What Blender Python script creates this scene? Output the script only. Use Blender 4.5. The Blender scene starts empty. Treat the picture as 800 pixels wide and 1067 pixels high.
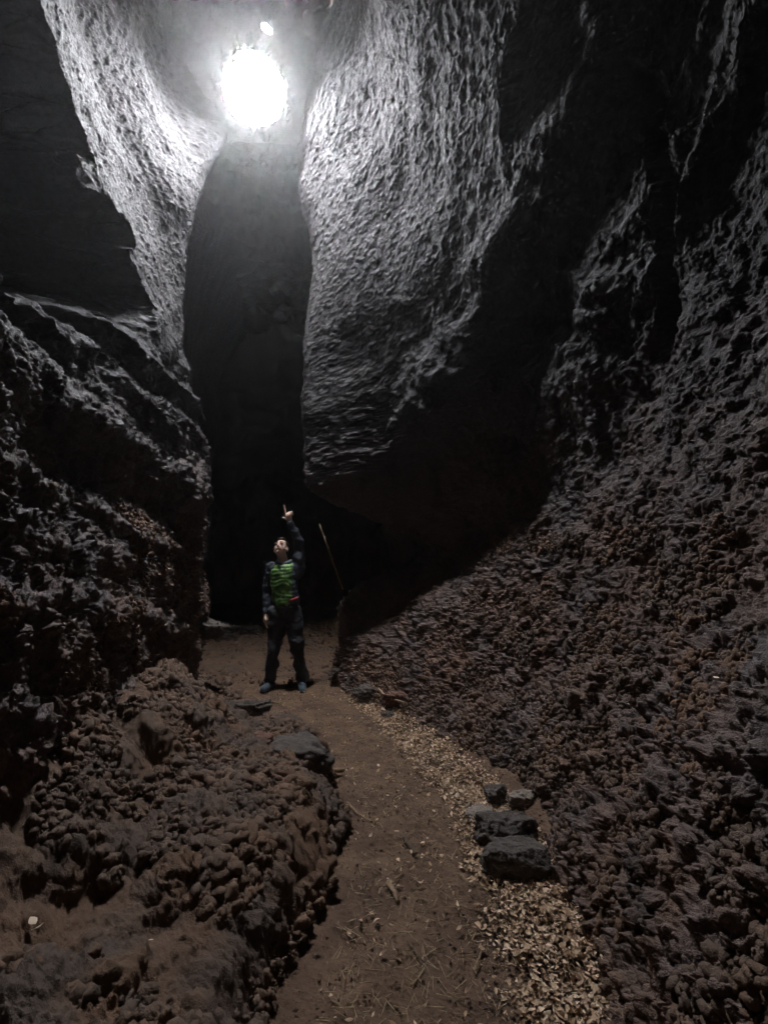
import bpy, bmesh, math, random
import numpy as np
from mathutils import Vector, Matrix, Euler
random.seed(7)
rng = np.random.default_rng(11)
scene = bpy.context.scene
COL = scene.collection
R = math.radians

# ------------------------------------------------------------------ camera
Q = 1.0   # mesh coarseness
F, H0, PITCH = 520.0, 1.5, math.atan(50/520)
cd = bpy.data.cameras.new("camera"); cam = bpy.data.objects.new("camera", cd); COL.objects.link(cam)
cam.location = (0, 0, H0); cam.rotation_euler = (math.pi/2 + PITCH, 0, 0)
cd.sensor_fit = 'VERTICAL'; cd.sensor_height = 24; cd.lens = 24*F/1067
cd.clip_start = 0.02; cd.clip_end = 500
scene.camera = cam

# ------------------------------------------------------------------ world, sun
w = bpy.data.worlds.new("World"); scene.world = w; w.use_nodes = True
nt = w.node_tree; bg = nt.nodes['Background']
sky = nt.nodes.new('ShaderNodeTexSky'); sky.sky_type = 'NISHITA'; sky.sun_disc = False
SUN_EL, SUN_AZ = R(34), R(180)          # the sun stands behind the camera: none of it falls down the hole
sky.sun_elevation = SUN_EL; sky.sun_rotation = SUN_AZ; sky.dust_density = 4
hs = nt.nodes.new('ShaderNodeHueSaturation'); hs.inputs['Saturation'].default_value = 0.12
nt.links.new(sky.outputs[0], hs.inputs['Color']); nt.links.new(hs.outputs[0], bg.inputs[0])
bg.inputs[1].default_value = 0.15
sl = bpy.data.lights.new("sun", 'SUN'); sl.energy = 3; sl.angle = R(0.5); sl.color = (1, .95, .88)
so = bpy.data.objects.new("sun", sl); COL.objects.link(so); so.location = (0, -10, 30)
so.rotation_euler = Vector((0, -math.cos(SUN_EL), math.sin(SUN_EL))).to_track_quat('Z', 'Y').to_euler()

# ------------------------------------------------------------------ noise in numpy
def _hash(ix, iy, iz, s):
    n = (ix*374761393 + iy*668265263 + iz*2147483647 + s*1274126177) & 0xffffffff
    n = ((n ^ (n >> 13))*1274126177) & 0xffffffff
    n = ((n ^ (n >> 16))*2246822519) & 0xffffffff
    return (n ^ (n >> 15)).astype(np.float64)/4294967295.0
def vnoise(x, y, z, s=0):
    xi = np.floor(x).astype(np.int64); yi = np.floor(y).astype(np.int64); zi = np.floor(z).astype(np.int64)
    fx = x-xi; fy = y-yi; fz = z-zi
    fx = fx*fx*fx*(fx*(fx*6-15)+10); fy = fy*fy*fy*(fy*(fy*6-15)+10); fz = fz*fz*fz*(fz*(fz*6-15)+10)
    r = 0
    for a in (0, 1):
        for b in (0, 1):
            for c in (0, 1):
                wgt = (fx if a else 1-fx)*(fy if b else 1-fy)*(fz if c else 1-fz)
                r = r + wgt*_hash(xi+a, yi+b, zi+c, s)
    return r*2-1
def fbm(x, y, z, o=3, s=0):
    r = 0; a = 1
    for k in range(o):
        r = r + a*vnoise(x, y, z, s+k*7); a *= .5; x = x*2.03+11; y = y*2.03+5; z = z*2.03+3
    return r
def sstep(a, b, x):
    t = np.clip((x-a)/(b-a), 0, 1); return t*t*(3-2*t)
def interp1(knots, vals, q):             # smooth (Catmull-Rom) along the last axis of vals
    knots = np.array(knots, float); vals = np.array(vals, float)
    m = np.gradient(vals, knots, axis=-1)
    q = np.clip(q, knots[0], knots[-1]); i = np.clip(np.searchsorted(knots, q)-1, 0, len(knots)-2)
    h = knots[i+1]-knots[i]; t = (q-knots[i])/h
    return ((2*t**3-3*t**2+1)*vals[..., i] + (t**3-2*t**2+t)*h*m[..., i] + (-2*t**3+3*t**2)*vals[..., i+1] + (t**3-t**2)*h*m[..., i+1])
prof = np.array([(-2.7, 8.0), (3.0, 8.0), (4.2, 7.9), (4.70, 7.215), (5.52, 6.60), (5.68, 6.66), (6.3, 7.4), (9, 7.4), (12.3, 7.0)])   # the roof line along the cave
def table(yk, zk, T, Y, Z):
    A = interp1(zk, np.array(T), Z)      # (ny, nZ)
    return interp1(yk, A.T, Y).T         # (nY, nZ)
def grid_mesh(name, P, mat, attrs={}, flip=False, keep=None):
    n, m = P.shape[:2]
    idx = np.arange(n*m).reshape(n, m)
    q = np.stack([idx[:-1, :-1], idx[1:, :-1], idx[1:, 1:], idx[:-1, 1:]], -1)
    if keep is not None: q = q[keep]
    q = q.reshape(-1, 4)
    if flip: q = q[:, ::-1]
    me = bpy.data.meshes.new(name)
    me.vertices.add(n*m); me.vertices.foreach_set('co', P.reshape(-1).astype(np.float32))
    me.loops.add(q.size); me.loops.foreach_set('vertex_index', q.reshape(-1).astype(np.int32))
    me.polygons.add(len(q)); me.polygons.foreach_set('loop_start', np.arange(0, q.size, 4, dtype=np.int32))
    me.polygons.foreach_set('use_smooth', np.ones(len(q), bool))
    for k, v in attrs.items():
        a = me.attributes.new(k, 'FLOAT', 'POINT'); a.data.foreach_set('value', v.reshape(-1).astype(np.float32))
    me.update(calc_edges=True); me.materials.append(mat)
    o = bpy.data.objects.new(name, me); COL.objects.link(o)
    return o

# ------------------------------------------------------------------ materials
def newmat(name):
    m = bpy.data.materials.new(name); m.use_nodes = True
    return m, m.node_tree.nodes, m.node_tree.links, m.node_tree.nodes['Principled BSDF']
class NB:                                   # terse node builder
    def __init__(s, m): s.n = m.node_tree.nodes; s.l = m.node_tree.links
    def put(s, sock, v):
        if isinstance(v, bpy.types.NodeSocket): s.l.new(v, sock)
        else: sock.default_value = v
    def math(s, op, a, b=0.0, c=None):
        x = s.n.new('ShaderNodeMath'); x.operation = op; s.put(x.inputs[0], a); s.put(x.inputs[1], b)
        if c is not None: s.put(x.inputs[2], c)
        return x.outputs[0]
    def noise(s, co, scale, detail=3, rough=.5, dist=0.0):
        x = s.n.new('ShaderNodeTexNoise'); s.put(x.inputs['Vector'], co); x.inputs['Scale'].default_value = scale
        x.inputs['Detail'].default_value = detail; x.inputs['Roughness'].default_value = rough; x.inputs['Distortion'].default_value = dist
        return x.outputs
    def voro(s, co, scale, feature='F1', rnd=1.0):
        x = s.n.new('ShaderNodeTexVoronoi'); x.feature = feature; s.put(x.inputs['Vector'], co)
        x.inputs['Scale'].default_value = scale; x.inputs['Randomness'].default_value = rnd
        return x.outputs
    def mapping(s, co, rot=(0, 0, 0), scale=(1, 1, 1)):
        x = s.n.new('ShaderNodeMapping'); s.put(x.inputs[0], co); x.inputs['Rotation'].default_value = rot; x.inputs['Scale'].default_value = scale
        return x.outputs[0]
    def rng(s, v, a, b, c, d):
        x = s.n.new('ShaderNodeMapRange'); s.put(x.inputs[0], v)
        for i, q in enumerate((a, b, c, d)): s.put(x.inputs[i+1], q)
        return x.outputs[0]
    def mixc(s, f, a, b):
        x = s.n.new('ShaderNodeMix'); x.data_type = 'RGBA'; s.put(x.inputs['Factor'], f)
        s.put(x.inputs[6], a if isinstance(a, bpy.types.NodeSocket) else (*a, 1)); s.put(x.inputs[7], b if isinstance(b, bpy.types.NodeSocket) else (*b, 1))
        return x.outputs[2]
    def mixf(s, f, a, b):
        x = s.n.new('ShaderNodeMix'); s.put(x.inputs['Factor'], f); s.put(x.inputs[2], a); s.put(x.inputs[3], b); return x.outputs[0]
    def mixv(s, f, a, b):
        x = s.n.new('ShaderNodeMix'); x.data_type = 'VECTOR'; s.put(x.inputs['Factor'], f); s.put(x.inputs[4], a); s.put(x.inputs[5], b); return x.outputs[1]
    def vadd(s, a, b, k=1.0):
        x = s.n.new('ShaderNodeVectorMath'); x.operation = 'MULTIPLY_ADD'; s.put(x.inputs[0], b); x.inputs[1].default_value = (k, k, k); s.put(x.inputs[2], a); return x.outputs[0]
    def attr(s, name):
        x = s.n.new('ShaderNodeAttribute'); x.attribute_name = name; return x.outputs['Fac']

def rock_material(name, tilt, grey, brown):
    m, n, l, b = newmat(name); N = NB(m)
    co = n.new('ShaderNodeTexCoord').outputs['Object']
    sp = n.new('ShaderNodeSeparateXYZ'); l.new(co, sp.inputs[0]); z = sp.outputs[2]
    warp = N.vadd(co, N.noise(co, 3.0, 2)[1], .12)
    warp2 = N.vadd(co, N.noise(co, 2.5, 2)[1], .05); stretched = N.mapping(warp2, (tilt, 0, 0), (1, 1, .26))
    hi = N.rng(z, 1.6, 3.6, 0, 1)
    rough = N.attr('rough')
    # rounded clinker lumps low down, drawn out into drips and strands higher up
    def dome(co_, sc, r):
        d_ = N.voro(co_, sc)[0]
        return N.math('SQRT', N.math('MAXIMUM', N.math('SUBTRACT', r*r, N.math('MULTIPLY', d_, d_)), 0.0))
    lump = N.mixf(hi, N.math('MULTIPLY', dome(warp, 27, .7), .026), N.math('MULTIPLY', dome(stretched, 56, .7), .015))
    lump = N.math('ADD', lump, N.math('MULTIPLY', dome(warp, 62, .7), .012))
    ni = N.noise(warp, 52, 4, .68)[0]; ns = N.noise(stretched, 84, 4, .68)[0]
    fine = N.mixf(hi, N.math('MULTIPLY', ni, .030), N.math('MULTIPLY', ns, .026))
    st2 = N.mapping(warp2, (tilt, 0, 0), (1, 1, .14))
    strand = N.math('MULTIPLY', N.noise(st2, 9, 4, .6)[0], N.rng(z, 2.2, 4.2, 0.0, .004))
    mid = N.math('MULTIPLY', N.noise(warp, 7.5, 4, .6)[0], N.rng(z, 2.5, 4.0, .075, .012))
    clink = N.math('MULTIPLY', N.math('MAXIMUM', N.math('SUBTRACT', N.noise(warp, 12, 4, .62)[0], .47), 0), N.math('MULTIPLY', rough, .30))
    var = N.rng(N.noise(co, 1.7, 3, .55)[0], .36, .62, .45, 1.2); lump = N.math('MULTIPLY', lump, var); fine = N.math('MULTIPLY', fine, N.math('SUBTRACT', 1.5, N.math('MULTIPLY', var, .5)))
    far = N.rng(sp.outputs[1], 7.2, 8.6, 1, .25)
    h = N.math('MULTIPLY', far, N.math('ADD', N.math('MULTIPLY', N.math('ADD', lump, fine), N.math('ADD', .5, N.math('MULTIPLY', rough, .45))), N.math('ADD', N.math('ADD', strand, mid), clink)))
    d = n.new('ShaderNodeDisplacement'); l.new(h, d.inputs['Height']); d.inputs['Midlevel'].default_value = .06; d.inputs['Scale'].default_value = 1
    l.new(d.outputs[0], n['Material Output'].inputs['Displacement'])
    m.displacement_method = 'DISPLACEMENT'
    pat = N.noise(co, 2.2, 4, .6)[0]
    low = N.rng(z, .6, 3.0, 1, .04)  # brown dirt low down; grey painted darker upward to hold back the skylight's glare
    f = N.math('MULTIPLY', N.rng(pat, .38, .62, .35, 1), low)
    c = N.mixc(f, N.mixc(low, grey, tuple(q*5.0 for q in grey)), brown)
    c = N.mixc(N.rng(N.noise(N.mapping(co, (tilt, 0, 0), (1, 1, .3)), 3.2, 4, .6)[0], .5, .7, 0, .65), c, tuple(q*.5 for q in grey))
    c = N.mixc(N.rng(N.noise(co, 70, 2)[0], .45, .75, 0, .5), c, tuple(q*.45 for q in grey))
    bp = n.new('ShaderNodeBump'); bp.inputs['Distance'].default_value = .010; l.new(N.noise(co, 120, 3, .7)[0], bp.inputs['Height']); l.new(bp.outputs[0], b.inputs['Normal'])
    l.new(c, b.inputs['Base Color'])
    l.new(N.rng(N.noise(co, 30, 2)[0], .35, .65, .55, .85), b.inputs['Roughness'])
    b.inputs['Specular IOR Level'].default_value = .4
    return m
M_L = rock_material('lava_rock_left', R(-24), (.025, .0225, .0245), (.195, .116, .078))
M_R = rock_material('lava_rock_right', R(-28), (.025, .0225, .0245), (.195, .116, .078))

def floor_material():
    m, n, l, b = newmat('cinder_soil'); N = NB(m)
    co = n.new('ShaderNodeTexCoord').outputs['Object']
    bank = N.attr('bank'); warp = N.vadd(co, N.noise(co, 4, 2)[1], .05)
    def dome(co_, sc, r):
        d_ = N.voro(co_, sc)[0]
        return N.math('SQRT', N.math('MAXIMUM', N.math('SUBTRACT', r*r, N.math('MULTIPLY', d_, d_)), 0.0))
    gate = N.rng(N.noise(warp, 4.5, 5, .68)[0], .40, .55, .06, 1)     # knobbly clinker in clusters, bare dust between
    clus = N.math('MULTIPLY', N.math('ADD', N.math('MULTIPLY', dome(warp, 15, .7), .030), N.math('MULTIPLY', dome(warp, 33, .7), .022)), gate)
    grain = N.math('MULTIPLY', N.noise(warp, 44, 4, .72)[0], N.mixf(gate, .010, .022))
    lumps_ = N.math('MULTIPLY', N.math('ADD', dome(warp, 60, .7), .0), N.mixf(gate, .004, .014))
    swell = N.math('MULTIPLY', N.noise(co, 5, 3, .55)[0], .05)
    hb = N.math('MULTIPLY', N.math('ADD', N.math('ADD', clus, grain), N.math('ADD', lumps_, swell)), bank)
    pf = N.math('ADD', N.math('MULTIPLY', N.math('SUBTRACT', N.noise(co, 6, 5, .62)[0], .42), .06), N.math('MULTIPLY', N.noise(co, 60, 3, .7)[0], .014))
    crumbs = N.math('MULTIPLY', N.math('MAXIMUM', N.math('SUBTRACT', .30, N.voro(co, 28)[0]), 0), N.rng(N.noise(co, 5, 2)[0], .45, .6, 0, .06))
    h = N.math('ADD', hb, N.math('ADD', pf, crumbs))
    d = n.new('ShaderNodeDisplacement'); l.new(h, d.inputs['Height']); d.inputs['Midlevel'].default_value = .02; d.inputs['Scale'].default_value = 1
    l.new(d.outputs[0], n['Material Output'].inputs['Displacement']); m.displacement_method = 'DISPLACEMENT'
    soil = N.mixc(N.rng(N.noise(co, 3.5, 4, .65)[0], .35, .65, 0, 1), (.105, .060, .038), (.20, .120, .074))
    soil = N.mixc(N.rng(N.noise(co, 55, 3, .7)[0], .52, .7, 0, .7), soil, (.05, .035, .028))
    soil = N.mixc(N.rng(N.noise(N.mapping(co, (0, 0, .5), (1, .3, 1)), 110, 2)[0], .66, .74, 0, .8), soil, (.30, .22, .14))
    bk = N.mixc(N.rng(N.noise(co, 2.6, 3)[0], .42, .6, 0, 1), (.10, .070, .055), (.16, .092, .055))
    bp = n.new('ShaderNodeBump'); bp.inputs['Distance'].default_value = .008; l.new(N.noise(co, 150, 3, .7)[0], bp.inputs['Height']); l.new(bp.outputs[0], b.inputs['Normal'])
    l.new(N.mixc(bank, soil, bk), b.inputs['Base Color']); b.inputs['Roughness'].default_value = .8
    b.inputs['Specular IOR Level'].default_value = .35
    return m
M_F = floor_material()

# ------------------------------------------------------------------ cave walls: x as a function of depth Y and height Z
ys = [ ]
y = -2.6
while y < 12.2:
    ys.append(y); y += Q*(.0031*max(y, .95) if y > .7 else .02)
YS = np.array(ys)
ZS = np.concatenate([np.arange(-.5, 3.2, .0058*Q), np.arange(3.2, 8.7, .0082*Q)])
YY, ZZ = np.meshgrid(YS, ZS, indexing='ij')
CY = np.linspace(-2.6, 12.3, 640); CZ = np.linspace(-.55, 8.8, 480)   # coarse grid for the costly low-frequency noise
CYY, CZZ = np.meshgrid(CY, CZ, indexing='ij')
def up(A):                                  # bilinear lift from the coarse to the fine grid
    i = np.clip((YS-CY[0])/(CY[1]-CY[0]), 0, len(CY)-1.001); j = np.clip((ZS-CZ[0])/(CZ[1]-CZ[0]), 0, len(CZ)-1.001)
    a = i.astype(int); b = j.astype(int); fa = (i-a)[:, None]; fb = (j-b)[None, :]
    return (A[a][:, b]*(1-fa)*(1-fb)+A[a+1][:, b]*fa*(1-fb)+A[a][:, b+1]*(1-fa)*fb+A[a+1][:, b+1]*fa*fb)

zkL = [-.5, .3, .8, 1.4, 2.0, 2.8, 3.6, 4.6, 5.6, 6.6, 7.6, 8.7]
ykL = [-2.6, 0, 2, 3.2, 4.2, 5.0, 5.5, 6.2, 7.5, 12.3]
TL = [[-1.6, -1.7, -1.8, -1.8, -1.8, -1.8, -1.8, -1.7, -1.4, -1.0, -.5, -.1],
      [-1.5, -1.6, -1.7, -1.72, -1.7, -1.7, -1.8, -1.7, -1.5, -1.1, -.6, -.2],
      [-1.35, -1.42, -1.50, -1.60, -1.72, -1.90, -2.1, -1.9, -2.2, -2.3, -1.6, -.8],
      [-1.50, -1.56, -1.62, -1.70, -1.82, -1.98, -2.15, -2.25, -2.4, -2.5, -2.0, -1.0],
      [-1.98, -1.93, -1.88, -1.84, -1.86, -1.95, -1.98, -2.20, -2.5, -2.45, -2.1, -1.5],
      [-2.1, -1.98, -1.93, -1.87, -1.79, -1.84, -2.02, -2.2, -2.15, -2.28, -2.0, -1.6],
      [-2.2, -2.12, -2.08, -2.03, -2.0, -2.1, -2.25, -2.34, -2.24, -1.84, -1.45, -1.2],
      [-3.2, -3.2, -3.3, -3.4, -3.4, -3.4, -3.5, -3.5, -3.4, -3.1, -2.6, -1.8],
      [-3.3, -3.4, -3.5, -3.5, -3.5, -3.5, -3.5, -3.5, -3.4, -3.1, -2.6, -2.0],
      [-4.0, -4.0, -4.0, -4.0, -4.0, -4.0, -4.0, -4.0, -4.0, -3.6, -3.0, -2.3]]
X = table(ykL, zkL, TL, YS, ZS)
below = ZZ[:-1, :-1] < (np.interp(YY[:-1, :-1], prof[:, 0], prof[:, 1]) + .07 + .4*(1-sstep(3.6, 4.5, YY[:-1, :-1])*(1-sstep(6.0, 6.6, YY[:-1, :-1]))))   # the walls stop just above the roof
jag = up(fbm(CYY*2.3, CZZ*2.3, 0*CYY, 4, 3))
jag2 = up(fbm(CYY*9, CZZ*9, 0*CYY, 2, 23))
big = up(fbm(CYY*1.1, CZZ*1.1, 0*CYY+4, 3, 5))
# recess above a shelf on the near left, closed off by a buttress facing the camera
Ye = np.interp(ZZ, [3.0, 3.7, 4.0, 4.4, 5.1, 6.0], [4.3, 4.2, 4.0, 3.7, 3.15, 2.7]) + jag*.24 + jag2*.07
Zt = 2.72 + .38*(YY-2) + jag*.20 + jag2*.06
rec = (1-sstep(-.55, .10, YY-Ye))*sstep(-.1, .5, ZZ-Zt)*(sstep(-.2, .9, YY))
X = X*(1-rec) + rec*(-3.15+.25*big)
# folds: diagonal ledges that catch the light
def ridge(Y0, Z0, Y1, Z1, wd, amp, jg=.08):
    dy, dz = Y1-Y0, Z1-Z0; L = math.hypot(dy, dz); ny, nz = -dz/L, dy/L
    s = ((YY-Y0)*dy+(ZZ-Z0)*dz)/L; d = (YY-Y0)*ny+(ZZ-Z0)*nz + jag*jg
    return amp*np.exp(-(d/wd)**2)*sstep(-.3, .1, s)*(1-sstep(L-.1, L+.3, s))
lit = ridge(1.9, 2.55, 4.6, 2.2, .15, .10) - ridge(1.9, 2.15, 4.4, 1.80, .14, .05) + ridge(1.6, 1.75, 4.3, 1.25, .15, .05) - ridge(1.8, 2.85, 3.2, 2.7, .10, .08) + ridge(2.2, 2.95, 5.0, 2.75, .07, .06) + ridge(2.0, 1.35, 4.6, .85, .09, .07) + ridge(1.7, 2.05, 4.8, 1.5, .06, .05) + ridge(3.2, 3.3, 5.2, 3.0, .07, .06)
X = X + lit*(YY < 5.6)
X = X + .07*big + .045*jag*(1-.75*sstep(3.5, 5, ZZ)) + .02*jag2*(1-sstep(3, 4, ZZ))
fl = up(fbm((CYY*.86+CZZ*.5)*5.5, (CZZ*.86-CYY*.5)*.9, 0*CYY, 3, 9))      # long folds in the direction of flow
X = X + .012*fl*sstep(3.0, 4.2, ZZ)*(1-rec)
roughL = np.clip(1.2 - .32*(ZZ-.4), .30, 1.1)
left = grid_mesh('cave_wall', np.stack([X, YY, ZZ], -1), M_L, {'rough': roughL}, flip=False, keep=below)
XL = X

zkR = [-.5, 0, .5, 1.0, 1.6, 2.4, 3.2, 4.0, 5.0, 6.0, 7.0, 8.7]
ykR = [-2.6, 0, 1.5, 2.5, 3.0, 3.8, 4.6, 5.3, 5.9, 6.4, 7.2, 8.5, 12.3]
TR = [[.9, .95, 1.25, 1.6, 2.0, 2.5, 2.8, 2.8, 2.5, 2.0, 1.3, .4],
      [.8, .85, 1.08, 1.4, 1.85, 2.35, 2.6, 2.6, 2.4, 1.9, 1.2, .3],
      [.85, .90, 1.05, 1.27, 1.62, 2.0, 2.15, 2.12, 1.85, 1.5, 1.0, .1],
      [.80, .89, 1.12, 1.33, 1.58, 1.79, 1.80, 1.66, 1.35, 1.0, .5, -.2],
      [.78, .85, 1.12, 1.33, 1.54, 1.68, 1.60, 1.34, 1.05, .60, .2, -.4],
      [.60, .70, 1.02, 1.25, 1.40, 1.42, 1.22, .88, .58, .20, -.2, -.8],
      [.30, .36, .78, 1.05, 1.2, 1.08, .56, .30, .12, -.10, -.4, -.9],
      [-.15, -.05, .25, .62, .95, .60, -.10, -.30, -.52, -.76, -1.0, -1.15],
      [-.5, -.40, -.20, .12, .62, -.72, -1.02, -.98, -.90, -1.08, -1.15, -1.3],
      [-.7, -.58, -.50, -.32, .55, -.40, -.75, -.75, -.65, -.75, -.9, -1.1],
      [-.7, -.6, -.5, -.3, .5, .2, -.1, -.1, 0, 0, -.2, -.6],
      [-.7, -.5, 0, .4, .4, .2, .1, 0, 0, 0, -.2, -.6],
      [-.9, -.7, -.3, -.2, -.2, -.2, -.2, -.1, 0, 0, -.2, -.6]]
X = table(ykR, zkR, TR, YS, ZS)
jag = up(fbm(CYY*2.1+31, CZZ*2.1, 0*CYY, 4, 13)); jag2 = up(fbm(CYY*9+3, CZZ*9, 0*CYY, 2, 43)); big = up(fbm(CYY*.9+9, CZZ*.9, 0*CYY+4, 3, 15))
# overhanging lip running down into the passage, dark beneath
def curve_d(pts):                            # signed distance in Z to a polyline z(Y)
    P = np.array(pts); return ZZ - np.interp(YY, P[:, 0], P[:, 1])
dl = curve_d([(1.6, 6.2), (2.5, 5.0), (3.0, 4.3), (3.8, 3.72), (4.6, 3.2), (5.4, 2.55), (6.0, 2.1), (7, 1.9)]) + jag*.14 + jag2*.03
X = X - .15*np.exp(-(np.maximum(dl, 0)/.35)**2)*sstep(-.10, .03, dl)*sstep(3.7, 5.0, YY)
X = X + .14*np.exp(-((dl+.42)/.36)**2)*sstep(1.9, 2.7, YY)*(1-sstep(4.6, 5.3, YY)) - .05*np.exp(-((dl-.1)/.25)**2)*sstep(2, 2.8, YY)
# the narrow crack that climbs the near wall
Yc = np.interp(ZZ, [2.5, 2.9, 3.6, 4.4, 5.2], [3.0, 2.86, 2.72, 2.75, 2.8]) + jag*.05
X = X + .12*np.exp(-((YY-Yc)/.04)**2)*sstep(2.6, 3.0, ZZ)*(1-sstep(4.3, 4.7, ZZ)) - .02*sstep(-.35, -.02, YY-Yc)*(1-sstep(-.02, .02, YY-Yc))*sstep(2.5, 3.0, ZZ)*(1-sstep(4.3, 4.7, ZZ))
fl = up(fbm((CYY*.86+CZZ*.5)*5.0, (CZZ*.86-CYY*.5)*.8, 0*CYY, 3, 19))
X = X + .012*fl*sstep(2.4, 3.8, ZZ) - .11*np.maximum(fl-.12, 0)*sstep(2.3, 3.0, ZZ)*(1-sstep(3.2, 3.8, YY))
# rubble bulge on the near right
X = X - .16*np.exp(-((YY-1.25)/.55)**2)*sstep(-.2, .2, 1.15-ZZ+.25*jag)
# mound behind the man
X = X + .06*big + .04*jag*(1-.75*sstep(3.0, 4.5, ZZ)) + .018*jag2*(1-sstep(3, 4, ZZ))
roughR = np.clip(1.15 - .3*(ZZ-.4), .30, 1.1)
right = grid_mesh('cave_wall.001', np.stack([X, YY, ZZ], -1), M_R, {'rough': roughR}, flip=True, keep=below)
XR = X

# ------------------------------------------------------------------ floor with the clinker bank on the left
fy = np.array([v for v in ys if v > -2.7]); fx = np.concatenate([np.linspace(-4.6, -2.2, 90), np.arange(-2.19, 1.3, .0062*Q), np.linspace(1.31, 2.4, 40)])
FX, FY = np.meshgrid(fx, fy, indexing='xy')
FY = FY; FX = FX
fn = fbm(FX*1.6, FY*1.6, 0*FX, 3, 61); fn2 = fbm(FX*6, FY*6, 0*FX, 2, 71)
xe = np.interp(FY, [-2, 0, 1.5, 1.9, 2.4, 3.0, 3.8, 4.5, 5.1, 6.0, 7.0, 12], [-.5, -.5, -.40, -.36, -.30, -.27, -.42, -.85, -1.3, -1.9, -2.6, -3.4]) + .07*fn + .03*fn2
hs_ = np.interp(FY, [0, 2, 3, 4, 5, 6, 7], [.10, .10, .09, .07, .05, .03, 0])
dd = xe-FX
FZ = hs_*sstep(0, .22, dd) + np.clip(dd, 0, 3)*np.interp(FY, [0, 4, 5.5, 7, 12], [.26, .24, .2, 0, 0])
FZ += .30*sstep(.65, 1.25, dd)*(1-sstep(4.4, 5.4, FY)) + .05*fn*sstep(0, .3, dd) + .02*fn + .008*fn2
FZ += np.interp(FY, [0, 5, 8, 10.2, 12], [0, 0, -.03, .05, .5])
gl = sstep(.02, .25, FX-np.interp(FY, [0, 2.5, 2.9, 3.8, 4.6, 6], [.75, .75, .7, .55, .2, -.55])); FZ += .10*gl
bank = sstep(-.02, .10, dd)*(1-sstep(6.0, 7.2, FY))*.95 + .0*fn
bank = np.clip(bank*(.78+.5*np.clip(fn+fn2*.5, -1, 1)), 0, 1.1)
bank = np.maximum(bank, .8*sstep(6.2, 7.0, FY+.3*fn))
ground = grid_mesh('ground', np.stack([FX, FY, FZ], -1), M_F, {'bank': bank}, flip=True)
def floor_z(x, y):
    i = np.clip(np.searchsorted(fy, y), 1, len(fy)-1); j = np.clip(np.searchsorted(fx, x), 1, len(fx)-1); return float(FZ[i, j])

# ------------------------------------------------------------------ roof with the daylight hole
HC = np.array([-1.48, 5.2, 6.84]); HR = .345
seg = np.hypot(*np.diff(prof, axis=0).T); cum = np.concatenate([[0], np.cumsum(seg)])
S = np.concatenate([np.linspace(0, 6.5, 60), np.arange(6.52, 10.6, .014), np.linspace(10.62, cum[-1], 120)])
pyv = np.interp(S, cum, prof[:, 0]); pz = np.interp(S, cum, prof[:, 1])
k = np.ones(9)/9; pys = np.convolve(np.pad(pyv, 4, 'edge'), k, 'valid'); pzs = np.convolve(np.pad(pz, 4, 'edge'), k, 'valid')
sel = (pyv > 4.85) & (pyv < 5.46); pys[sel] = pyv[sel]; pzs[sel] = pz[sel]
xs = np.concatenate([np.linspace(-4.6, -2.7, 30), np.arange(-2.68, -.3, .014), np.linspace(-.28, 2.6, 60)])
RX, RY = np.meshgrid(xs, pys, indexing='xy'); RZ = np.repeat(pzs[:, None], len(xs), 1)
ty = np.gradient(pys); tz = np.gradient(pzs); tl = np.hypot(ty, tz)+1e-9
ny = (tz/tl)[:, None]; nz = (-ty/tl)[:, None]           # points down into the cave
dist = np.sqrt((RX-HC[0])**2+(RY-HC[1])**2+(RZ-HC[2])**2)
rn = fbm(RX*2, RY*2, RZ*2, 4, 81)
dn = dist + .018*vnoise(RX*5, RY*5, RZ*5, 91) + 0.008*vnoise(RX*14, RY*14, RZ*14, 93)
off = .13*rn*sstep(.4, .9, dist) - .03*(1-sstep(HR-.02, HR+.22, dist))
# small slot higher up where a second scrap of sky shows
c2 = np.array([-1.256, 4.79, 7.15])
d2 = np.sqrt(((RX-c2[0])*1.0+(RY-c2[1])*.8)**2/.06**2 + ((RX-c2[0])*-.5+(RY-c2[1])*1.0)**2/.022**2) + .5*rn
RP = np.stack([RX, RY+off*ny, RZ+off*nz], -1)
cen = (dn[:-1, :-1]+dn[1:, 1:])*.5; keep = (cen > HR) & ((d2[:-1, :-1] > 1) | (RY[:-1, :-1] > 5))
roof = grid_mesh('cave_roof', RP, M_R, {'rough': .35*sstep(.35, .8, dist) - .9*(1-sstep(.38, .6, dist))}, flip=True, keep=keep)

# short slanting shaft through the roof, added to block sidelong light onto nearby walls
ax = Vector((-.12, .5, .86)).normalized(); qs = ax.to_track_quat('Z', 'Y').to_matrix()
na, nl = 160, 24; SP = np.zeros((na+1, nl, 3))
for i in range(na+1):
    a_ = 2*math.pi*i/na
    for j in range(nl):
        t_ = j/(nl-1); r_ = HR+.015+.05*t_+.018*math.sin(a_*5+1)*t_+.012*math.sin(a_*11)*t_
        SP[i, j] = Vector(HC)+qs @ Vector((r_*math.cos(a_), r_*math.sin(a_), -.05+.25*t_))
SPn = .007*fbm(SP[..., 0]*7, SP[..., 1]*7, SP[..., 2]*7, 3, 95); SPn[-1] = SPn[0]
SP += SPn[..., None]*((SP-HC)/np.linalg.norm(SP-HC, axis=-1, keepdims=True))
shaft = grid_mesh('skylight_baffle', SP, M_R, {'rough': np.full((na+1, nl), -.8)}, flip=False); shaft['kind'] = 'structure'

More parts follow.
